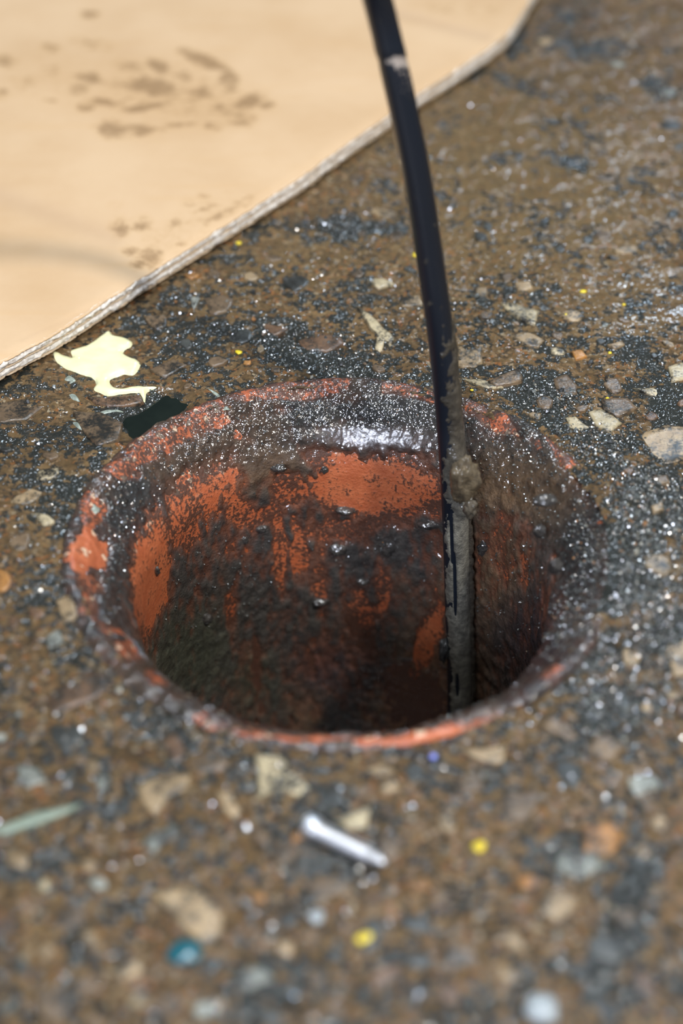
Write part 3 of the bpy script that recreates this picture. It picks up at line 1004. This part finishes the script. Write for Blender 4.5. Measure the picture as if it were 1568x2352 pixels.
# dark ragged strip standing in for the shadow line beside the hose
sidx = (sv < s_in[5]) & (sv > 0.02)
SC = HP[sidx]
tocam = CAM - SC
tocam /= np.linalg.norm(tocam, axis=1)[:, None]
rt = np.cross(HT[sidx], tocam)
rt /= np.linalg.norm(rt, axis=1)[:, None]
rt *= np.sign(rt[:, :1])
n1 = fbm(SC, (1, 1, 300), 3, 3)
flap = []
for kk, (e, thk) in enumerate([(0.0030, .0), (0.0047, .0022), (0.0060, .0028), (0.0070, .0022), (0.0071, .0008), (0.0060, -.0012), (0.0045, -.0016)]):
    wv = (n1 - .5) * .0016 * (1 if kk > 1 else 0)
    flap.append(SC + rt * (e + wv)[:, None] + tocam * thk)
flap = np.stack(flap, 1)
FVv = flap.reshape(-1, 3)
FVv = FVv + (fbm(FVv, 350, 3, 14) - .5)[:, None] * rt.repeat(7, 0) * .0010
fpy2 = proj(FVv)[1]
ff = grid_faces(7, len(SC))
ff = ff[(fpy2[ff].min(1) > 1045)]
mesh_np('shadow_seam', FVv, ff, M_CLAY, hose, attrs={'tint': np.tile([[.070, .058, .042]], (len(FVv), 1)), 'slick': np.zeros(len(FVv))})


def lump_mesh(name, centre, radii, seed, mat, tintc, parent, amp=.45, nu=36, nv=22):
    V = []
    for j in range(nv + 1):
        ph = math.pi * j / nv
        for i in range(nu):
            a = 2 * math.pi * i / nu
            V.append((math.sin(ph) * math.cos(a), math.sin(ph) * math.sin(a), math.cos(ph)))
    V = np.array(V)
    V = V * (1 - amp / 2 + amp * fbm(V + seed, 2.2, 4, seed))[:, None] * np.array(radii) + np.array(centre)
    return mesh_np(name, V, grid_faces(nu, nv + 1, True)[:, ::-1], mat, parent,
                   attrs={'tint': np.tile([tintc], (len(V), 1)), 'slick': np.zeros(len(V))})


for i_, (lx, ly, lw, lh) in enumerate(wall_lumps):
    lump_mesh('mud_clump', cyl(lx, ly, .0768), (lw, lw * .6, lh), 30 + i_, M_MUD, (.075, .068, .060), pipe, .9, 28, 16)
c1 = cyl(1068, 1105, .064)
lump_mesh('mud_clump', c1, (.0058, .0040, .0100), 4, M_CLAY, (.19, .145, .085), hose, .9)
c2 = cyl(1080, 1168, .063)
lump_mesh('mud_clump', c2, (.0026, .0026, .0042), 9, M_CLAY, (.16, .135, .095), hose, .9)
c3 = cyl(1020, 1495, .064)
lump_mesh('mud_clump', c3, (.0022, .0024, .0060), 13, M_CLAY, (.060, .062, .060), hose, 1.0)

for ch in hose.children:
    ch.location = -hose.location

# ------------------------------------------------------------------ cardboard sheet
card = empty('cardboard_sheet', (*np.mean(CARD_POLY, 0), 0.0))
card_c = np.array([*np.mean(CARD_POLY, 0), 0.0])
tag(card, 'flat piece of brown corrugated cardboard with muddy boot prints', 'cardboard')
Z_LOW, Z_TOP = 0.0022, 0.0102
cx = axis(-.23, .16, .0016, .9, 1.4)
cy = axis(.06, .52, .0016, .98, 1.4)
CX, CY = np.meshgrid(cx, cy)
CP = np.column_stack([CX.ravel(), CY.ravel(), np.zeros(CX.size)])
sd = sdf(CP[:, 0], CP[:, 1], CARD_POLY)
jag = (fbm(CP, 160, 3, 50) - .5) * .0016
# pull the boundary vertices onto the outline so that the edge is clean
eps = 2e-4
gxs = (sdf(CP[:, 0] + eps, CP[:, 1], CARD_POLY) - sdf(CP[:, 0] - eps, CP[:, 1], CARD_POLY)) / (2 * eps)
gys = (sdf(CP[:, 0], CP[:, 1] + eps, CARD_POLY) - sdf(CP[:, 0], CP[:, 1] - eps, CARD_POLY)) / (2 * eps)
stepv = np.maximum(*np.meshgrid(np.gradient(cx), np.gradient(cy))).ravel()
near = np.abs(sd - jag) < 1.06 * stepv
inside = sd > jag
CPs = CP.copy()
mv = near & ~inside
CPs[mv, 0] -= (gxs * (sd - jag))[mv]
CPs[mv, 1] -= (gys * (sd - jag))[mv]
okv = inside | mv
cf = grid_faces(len(cx), len(cy))
cf = cf[okv[cf].all(1)]


def card_z(P):
    return (fbm(P, 7, 2, 8) - .5) * .0030


CPs[:, 2] = Z_TOP + card_z(CP) - .0006 * (1 - sstep(0, .006, sd))
tx, ty = proj(CPs)
STAIN = [  # dark smudges of one boot heel, the rest of the sole, and the tread blocks near the edge
    (470, 140, 55, 14, 22, 1.0), (525, 185, 22, 28, -20, .8), (365, 152, 26, 14, 20, .95), (300, 155, 40, 16, 10, .55), (350, 200, 55, 22, 10, .9),
    (290, 195, 40, 12, 5, .6), (205, 180, 36, 14, 10, .75), (180, 205, 30, 14, 0, .6), (240, 235, 40, 10, 5, .75), (195, 246, 22, 10, 0, .7), (335, 246, 60, 10, -10, .8),
    (460, 215, 30, 16, 0, .7), (430, 178, 24, 12, 40, .6), (510, 250, 36, 14, 15, .6), (570, 235, 40, 18, -25, .75), (550, 275, 36, 18, 0, .6), (610, 242, 22, 12, 0, .6),
    (260, 298, 40, 20, 5, .75), (320, 300, 60, 16, -5, .6), (410, 288, 70, 8, -5, .5), (485, 290, 26, 12, 0, .55),
    (120, 110, 26, 10, 10, .6), (210, 100, 55, 14, 10, .4), (205, 33, 22, 9, 0, .75), (12, 140, 30, 16, 10, .6), (60, 190, 40, 22, 0, .35), (5, 215, 20, 14, 0, .5),
    (115, 165, 40, 18, 0, .35), (115, 230, 20, 10, 0, .4),
    (275, 523, 24, 22, 0, .55), (325, 515, 26, 20, -5, .5), (405, 512, 20, 18, -10, .5), (300, 575, 22, 14, 0, .55), (345, 590, 30, 26, 0, .65), (320, 605, 22, 16, 0, .55),
    (415, 560, 16, 10, 0, .5), (470, 480, 40, 8, -20, .45), (520, 490, 70, 10, -25, .5), (560, 460, 50, 8, -25, .4), (435, 470, 20, 14, 0, .35), (470, 450, 16, 10, 0, .4),
    (1010, 20, 60, 16, 10, .3), (1130, 20, 30, 20, 0, .3), (265, 470, 20, 10, 0, .25)]
stn = np.maximum(blobs(tx, ty, STAIN, .1, 1.9), .30 * blobs(tx, ty, [(400, 215, 260, 95, 8, 1), (120, 180, 140, 90, 0, .7), (430, 520, 190, 70, -28, .8), (1080, 20, 130, 40, 10, .7)], .3, 1.2))
# hollow out the tread blocks a little
stn = stn * (0.55 + 0.75 * fbm(CP, 210, 3, 66))


def band(px, py, a, b, wdt):
    ax_, ay_ = a
    bx_, by_ = b
    ex, ey = bx_ - ax_, by_ - ay_
    t = np.clip(((px - ax_) * ex + (py - ay_) * ey) / (ex * ex + ey * ey), 0, 1)
    return np.exp(-(np.hypot(px - ax_ - ex * t, py - ay_ - ey * t) / wdt) ** 2)


crease_shadow = np.maximum.reduce([.7 * band(tx, ty, (-60, 425), (260, 545), 24), .8 * band(tx, ty, (890, 25), (1120, 85), 12), .35 * band(tx, ty, (50, 780), (330, 655), 5)])  # first band is a faint second hose shadow painted in; the rest are creases
crease_shadow = crease_shadow * (ty < 900)
CPs[:, 2] -= crease_shadow * .0005
liner = mesh_np('top_liner', CPs - card_c, cf, M_CARD, card, attrs={'stain': stn, 'crease_shadow': crease_shadow})
sol = liner.modifiers.new('thickness', 'SOLIDIFY')
sol.thickness = .0006
sol.offset = -1
low = CPs.copy()
low[:, 2] = Z_LOW + card_z(CP) * .9 + .0003
o = mesh_np('bottom_liner', low - card_c, cf, M_CARD_LOW, card)
so = o.modifiers.new('thickness', 'SOLIDIFY')
so.thickness = .0005
# fluted core: a wave that runs along the cut edge, its ribs going back into the sheet
edge = np.array(CARD_XY)
edge = np.vstack([[CARD_POLY[0]], edge, [CARD_POLY[len(CARD_XY) + 1]]])
el = np.r_[0, np.cumsum(np.linalg.norm(np.diff(edge, axis=0), axis=1))]
ev = np.arange(0, el[-1], .0006)
ex_, ey_ = np.interp(ev, el, edge[:, 0]), np.interp(ev, el, edge[:, 1])
EP = np.column_stack([ex_, ey_, np.zeros(len(ev))])
back = np.array([-0.55, 0.83, 0]) / np.linalg.norm([-0.55, 0.83, 0])
Z_MID = (Z_LOW + Z_TOP) / 2
for zc, ph in ((Z_LOW * .75 + Z_TOP * .25, 0.0), (Z_LOW * .25 + Z_TOP * .75, 2.1)):
    rows = []
    wave = np.sin(ev * 2 * math.pi / .0062 + ph + 1.5 * fbm(EP, 40, 2, 4))
    wave = wave * (.75 + .25 * noise(EP, 60, 4))
    for kk, dd in enumerate((.0012, .0022, .0040, .010, .030)):
        rw = EP + back * dd
        jj = (fbm(rw, 400, 3, 15 + kk) - .5)
        rw = rw + back * (jj * .0012 * (kk < 2))[:, None]
        rw[:, 2] = zc + card_z(rw) * .95 - .0001 + wave * .0014 + jj * .0005 * (kk < 2)
        rows.append(rw)
    fl = mesh_np('fluted_core', np.vstack(rows) - card_c, grid_faces(len(ev), 5), M_CARD_EDGE, card)
    s2 = fl.modifiers.new('thickness', 'SOLIDIFY')
    s2.thickness = .0006
mid = CPs.copy()
mid[:, 2] = Z_MID + card_z(CP) * .95
o = mesh_np('middle_liner', mid - card_c, cf, M_CARD_LOW, card)
so = o.modifiers.new('thickness', 'SOLIDIFY')
so.thickness = .0005
# frayed pulp crushed along the cut
rows = []
for kk in range(13):
    q = kk / 12
    rw = EP + back * (.0013 - .0015 * abs(math.sin(2 * math.pi * q)))
    jj = fbm(rw + kk * .0031, 330, 3, 25 + kk) - .5
    rw = rw + back * (jj * .0030)[:, None]
    rw[:, 2] = Z_LOW + .0002 + (Z_TOP - Z_LOW - .0007) * q + card_z(rw) * .95
    rows.append(rw)
fr_ = mesh_np('frayed_edge', np.vstack(rows) - card_c, grid_faces(len(ev), 13), M_CARD_EDGE, card)
fr_['label'] = 'pale torn paper edge'


# ------------------------------------------------------------------ spilt liquids lying on the slab
def spill(name, pts_px, mat, h=.0010, soft=.0015, step=.0005, n=4, level=None, base=None):
    poly = np.array([at(x, y)[:2] for x, y in pts_px])
    poly = smooth_poly(poly, n)
    lo, hi = poly.min(0) - .003, poly.max(0) + .003
    xs, ys = np.arange(lo[0], hi[0], step), np.arange(lo[1], hi[1], step)
    X, Y = np.meshgrid(xs, ys)
    P = np.column_stack([X.ravel(), Y.ravel(), np.zeros(X.size)])
    s = sdf(P[:, 0], P[:, 1], poly)
    fh = floor_height(P)
    if level is None:
        flat = fh * .25 + np.mean(fh[s > 0]) * .75
        bl = sstep(0, .0012, s)
        z = fh * (1 - bl) + np.maximum(flat, fh - .0006) * bl + np.where(s > 0, h * (1 - np.exp(-np.maximum(s, 0) / soft)), s * .9)
        loc = np.array([*poly.mean(0), 0])
    else:
        z = np.where(s > 0, level + 0 * fh, level + s * .9)
        loc = np.array([*poly.mean(0), 0])
    P[:, 2] = z
    Fc = grid_faces(len(xs), len(ys))
    Fc = Fc[s[Fc].max(1) > -.0012]
    # drop unused vertices
    used = np.unique(Fc)
    mp = np.zeros(len(P), int)
    mp[used] = np.arange(len(used))
    loc[2] = float(P[used, 2].min())
    o = mesh_np(name, P[used] - loc, mp[Fc], mat)
    o.location = loc
    return o


M_CREAM = mat_simple('cream_paint', (0.80, 0.78, 0.48), 0.3, scale=120, coat=.4, col2=(0.72, 0.70, 0.40))
M_MILK = mat_simple('milky_film', (0.34, 0.38, 0.32), 0.25, scale=500, coat=.4, col2=(0.16, 0.19, 0.16))
M_PUDDLE = mat_simple('murky_water', (0.006, 0.010, 0.008), 0.04, scale=40, coat=0.0, col2=(0.012, 0.018, 0.014))
SPLASH = [(124, 808), (150, 818), (166, 820), (163, 806), (185, 796), (201, 790), (235, 766), (250, 757), (262, 768), (290, 775), (303, 785), (300, 795),
          (286, 804), (285, 812), (318, 828), (321, 840), (306, 862), (285, 860), (264, 866), (252, 873), (254, 882), (266, 889), (292, 891), (325, 886), (360, 887),
          (337, 897), (331, 916), (319, 901), (280, 903), (250, 907), (235, 902), (215, 892), (220, 880), (213, 868), (180, 858), (145, 842), (128, 828)]
tag(spill('paint_splash', SPLASH, M_CREAM, .0015, .0012, .00035), 'pale cream paint splash on the floor beside the cardboard edge', 'paint splash')
p0 = at(350, 945)
PUDDLE = [(275, 955), (320, 938), (355, 915), (385, 895), (430, 890), (485, 903), (455, 922), (410, 945), (372, 968), (345, 995), (318, 1002), (290, 985)]
tag(spill('puddle', PUDDLE, M_PUDDLE, step=.0006, level=H(p0[0], p0[1]) + .0016), 'small dark murky puddle against the left side of the pipe rim', 'puddle')


def streak_poly(pts, wd):
    pts = np.array(pts, float)
    tn = np.gradient(pts, axis=0)
    tn /= np.linalg.norm(tn, axis=1)[:, None]
    nn = np.column_stack([-tn[:, 1], tn[:, 0]])
    ww = wd * np.sin(np.linspace(.25, math.pi - .25, len(pts)))[:, None]
    return [tuple(p) for p in np.vstack([pts + nn * ww, (pts - nn * ww)[::-1]])]


for pts, wd, lab in [
    ([(165, 960), (195, 966), (222, 952), (250, 944), (280, 940)], 5, 'thin milky streak left of the dark puddle'),
    ([(480, 895), (500, 905), (508, 920), (518, 930)], 4, 'thin milky streak touching the rim right of the dark puddle'),
    ([(150, 872), (158, 868), (168, 874), (160, 879)], 7, 'small milky drop below the cream paint splash'),
    ([(160, 908), (170, 912), (182, 920)], 6, 'short milky dab below the splash tail'),
    ([(168, 970), (178, 975), (188, 984)], 6, 'short milky dab under the long milky streak'),
    ([(190, 1135), (205, 1145), (215, 1160), (200, 1170)], 5, 'curled milky streak at the left edge of the rim'),
]:
    tag(spill('milky_streak', streak_poly(pts, wd), M_MILK, .0006, .0006, .00035), lab, 'streak', 'milky streaks around the puddle')

# ------------------------------------------------------------------ the metal screw in the foreground
M_STEEL = mat_simple('zinc_steel', (0.92, 0.95, 1.0), 0.38, 1.0, scale=400)
a = at(700, 1897, .0035)
b = at(884, 1984, .0030)
ha, hb = H(a[0], a[1]), H(b[0], b[1])
hmax = max(ha, hb, 0.0)
dirv = b - a
L = float(np.linalg.norm(dirv[:2]))
yaw = math.atan2(dirv[1], dirv[0])
screw = empty('screw', (a[0], a[1], hmax + .0037))
screw.rotation_euler = (0, math.radians(2.0), yaw)
tag(screw, 'shiny silver threaded screw lying on the floor in front of the drain', 'screw')


def lathe_x(name, f_r, x0, x1, nx, na, mat, parent, cap=True):
    xs = np.linspace(x0, x1, nx)
    A = np.linspace(0, 2 * math.pi, na, endpoint=False)
    V = []
    for x in xs:
        for q in A:
            r = f_r(x, q)
            V.append((x, r * math.cos(q), r * math.sin(q)))
    Fq = [tuple(r) for r in grid_faces(na, nx, True)]
    n0 = len(V)
    V += [(x0, 0, 0), (x1, 0, 0)]
    for j in range(na):
        Fq.append((n0, (j + 1) % na, j))
        Fq.append((n0 + 1, (nx - 1) * na + j, (nx - 1) * na + (j + 1) % na))
    me = bpy.data.meshes.new(name)
    me.from_pydata(V, [], [tuple(int(i) for i in f) for f in Fq])
    me.polygons.foreach_set('use_smooth', [True] * len(me.polygons))
    me.materials.append(mat)
    o = bpy.data.objects.new(name, me)
    COL.objects.link(o)
    o.parent = parent
    return o


def r_head(x, q):
    e = min(1.0, (x + .0001) / .0009, (.0045 - x) / .0006 + .6)
    return .0036 * (0.82 + 0.20 * max(0, e))


def r_shank(x, q):
    tip = 1 - 0.75 * max(0.0, (x - (L - .006)) / .006) ** 1.3
    ph = (x / .0016 - q / (2 * math.pi)) % 1.0
    return (.0026 + .0006 * (1 - abs(2 * ph - 1)) ** 1.5) * tip


lathe_x('head', r_head, 0, .0045, 14, 24, M_STEEL, screw)
lathe_x('threaded_shank', r_shank, .0044, L, 170, 24, M_STEEL, screw)

# ------------------------------------------------------------------ small loose bits
M_YEL = mat_simple('yellow_plastic', (0.78, 0.60, 0.03), 0.4, coat=.3, col2=(0.62, 0.47, 0.02))
M_TEAL = mat_simple('teal_plastic', (0.012, 0.10, 0.13), 0.2, coat=.8)
M_WHITE = mat_simple('white_pebble', (0.34, 0.38, 0.40), 0.35, bump=.2, coat=.3)
M_GREEN = mat_simple('grey_green_sliver', (0.22, 0.27, 0.21), 0.4, bump=.3)


def chip_mesh(name, sx, sy, sz, mat, seed, n=9):
    rr = random.Random(seed)
    rad_ = [rr.uniform(.75, 1.15) for _ in range(n)]
    V, Fc = [], []
    for s, z in ((.8, 0.0), (1.0, .35), (.92, .8), (.55, 1.0)):
        for i in range(n):
            q = 2 * math.pi * i / n
            V.append((sx * s * rad_[i] * math.cos(q), sy * s * rad_[i] * math.sin(q), sz * (z + rr.uniform(-.05, .05) * (z > 0))))
    for k2 in range(3):
        for i in range(n):
            j = (i + 1) % n
            Fc.append((k2 * n + i, k2 * n + j, (k2 + 1) * n + j, (k2 + 1) * n + i))
    Fc.append(tuple(range(3 * n, 4 * n)))
    Fc.append(tuple(reversed(range(n))))
    me = bpy.data.meshes.new(name)
    me.from_pydata(V, [], Fc)
    me.polygons.foreach_set('use_smooth', [True] * len(me.polygons))
    me.materials.append(mat)
    return me


def chip(name, px, py, sx, sy, sz, mat, label, cat, rot=0.0, group=None, seed=1):
    p = at(px, py)
    o = bpy.data.objects.new(name, chip_mesh(name, sx, sy, sz, mat, seed))
    COL.objects.link(o)
    o.location = (p[0], p[1], H(p[0], p[1]) - sz * .12)
    o.rotation_euler = (0, 0, math.radians(rot))
    return tag(o, label, cat, group)


YG = 'yellow flecks scattered over the floor'
chip('yellow_fleck', 1100, 1951, .0024, .0020, .0012, M_YEL, 'blurred bright yellow fleck right of the metal screw', 'fleck', 0, YG, 1)
chip('yellow_fleck', 836, 2153, .0026, .0022, .0012, M_YEL, 'blurred yellow fleck nearest the camera, below the metal screw', 'fleck', 20, YG, 2)
chip('yellow_fleck', 548, 813, .0019, .0013, .0009, M_YEL, 'small yellow fleck between the cream splash and the hose shadow', 'fleck', -20, YG, 3)
chip('yellow_fleck', 548, 557, .0016, .0012, .0009, M_YEL, 'small yellow fleck close under the cardboard edge', 'fleck', 0, YG, 4)
chip('yellow_fleck', 955, 586, .0014, .0018, .0010, M_YEL, 'yellow fleck touching the left outline of the hose', 'fleck', 30, YG, 5)
chip('yellow_fleck', 1338, 671, .0017, .0012, .0010, M_YEL, 'largest of the yellow flecks right of the hose', 'fleck', 0, YG, 6)
chip('yellow_fleck', 1299, 728, .0009, .0013, .0008, M_YEL, 'upright yellow fleck beside a pale angular stone chip', 'fleck', 0, YG, 7)
chip('yellow_fleck', 1432, 702, .0009, .0007, .0007, M_YEL, 'tiny yellow fleck near the bluish wet patch', 'fleck', 0, YG, 8)
chip('yellow_fleck', 1400, 811, .0009, .0009, .0007, M_YEL, 'tiny yellow fleck below the tan stone chip on the right', 'fleck', 0, YG, 9)
chip('yellow_fleck', 1395, 912, .0008, .0008, .0007, M_YEL, 'tiny yellow fleck above the two striped pale stones', 'fleck', 0, YG, 10)
chip('yellow_fleck', 1083, 897, .0008, .0006, .0006, M_YEL, 'tiny yellow fleck just behind the pipe rim beside the hose', 'fleck', 0, YG, 11)
chip('teal_chip', 420, 2192, .0062, .0045, .0020, M_TEAL, 'shiny teal plastic chip in the blurred foreground', 'chip', 10, None, 12)
chip('white_pebble', 1240, 2325, .0058, .0050, .0042, M_WHITE, 'rounded pale grey pebble at the bottom edge of the picture', 'pebble', 0, None, 13)
chip('white_pebble', 727, 2110, .0026, .0024, .0020, M_WHITE, 'small round white pebble below the metal screw', 'pebble', 0, None, 14)
chip('green_sliver', 70, 1890, .0150, .0024, .0018, M_GREEN, 'long grey-green sliver lying at the left edge of the picture', 'sliver', 24, None, 15)
chip('blue_glint_blob', 995, 1741, .0013, .0012, .0012, mat_simple('blue_glint_blob', (.25, .30, .85), .1, coat=1), 'tiny blue-violet blob standing in for a glint at the front of the pipe rim', 'glint', 0, None, 16)  # coloured blob put in place of a blue-violet glint
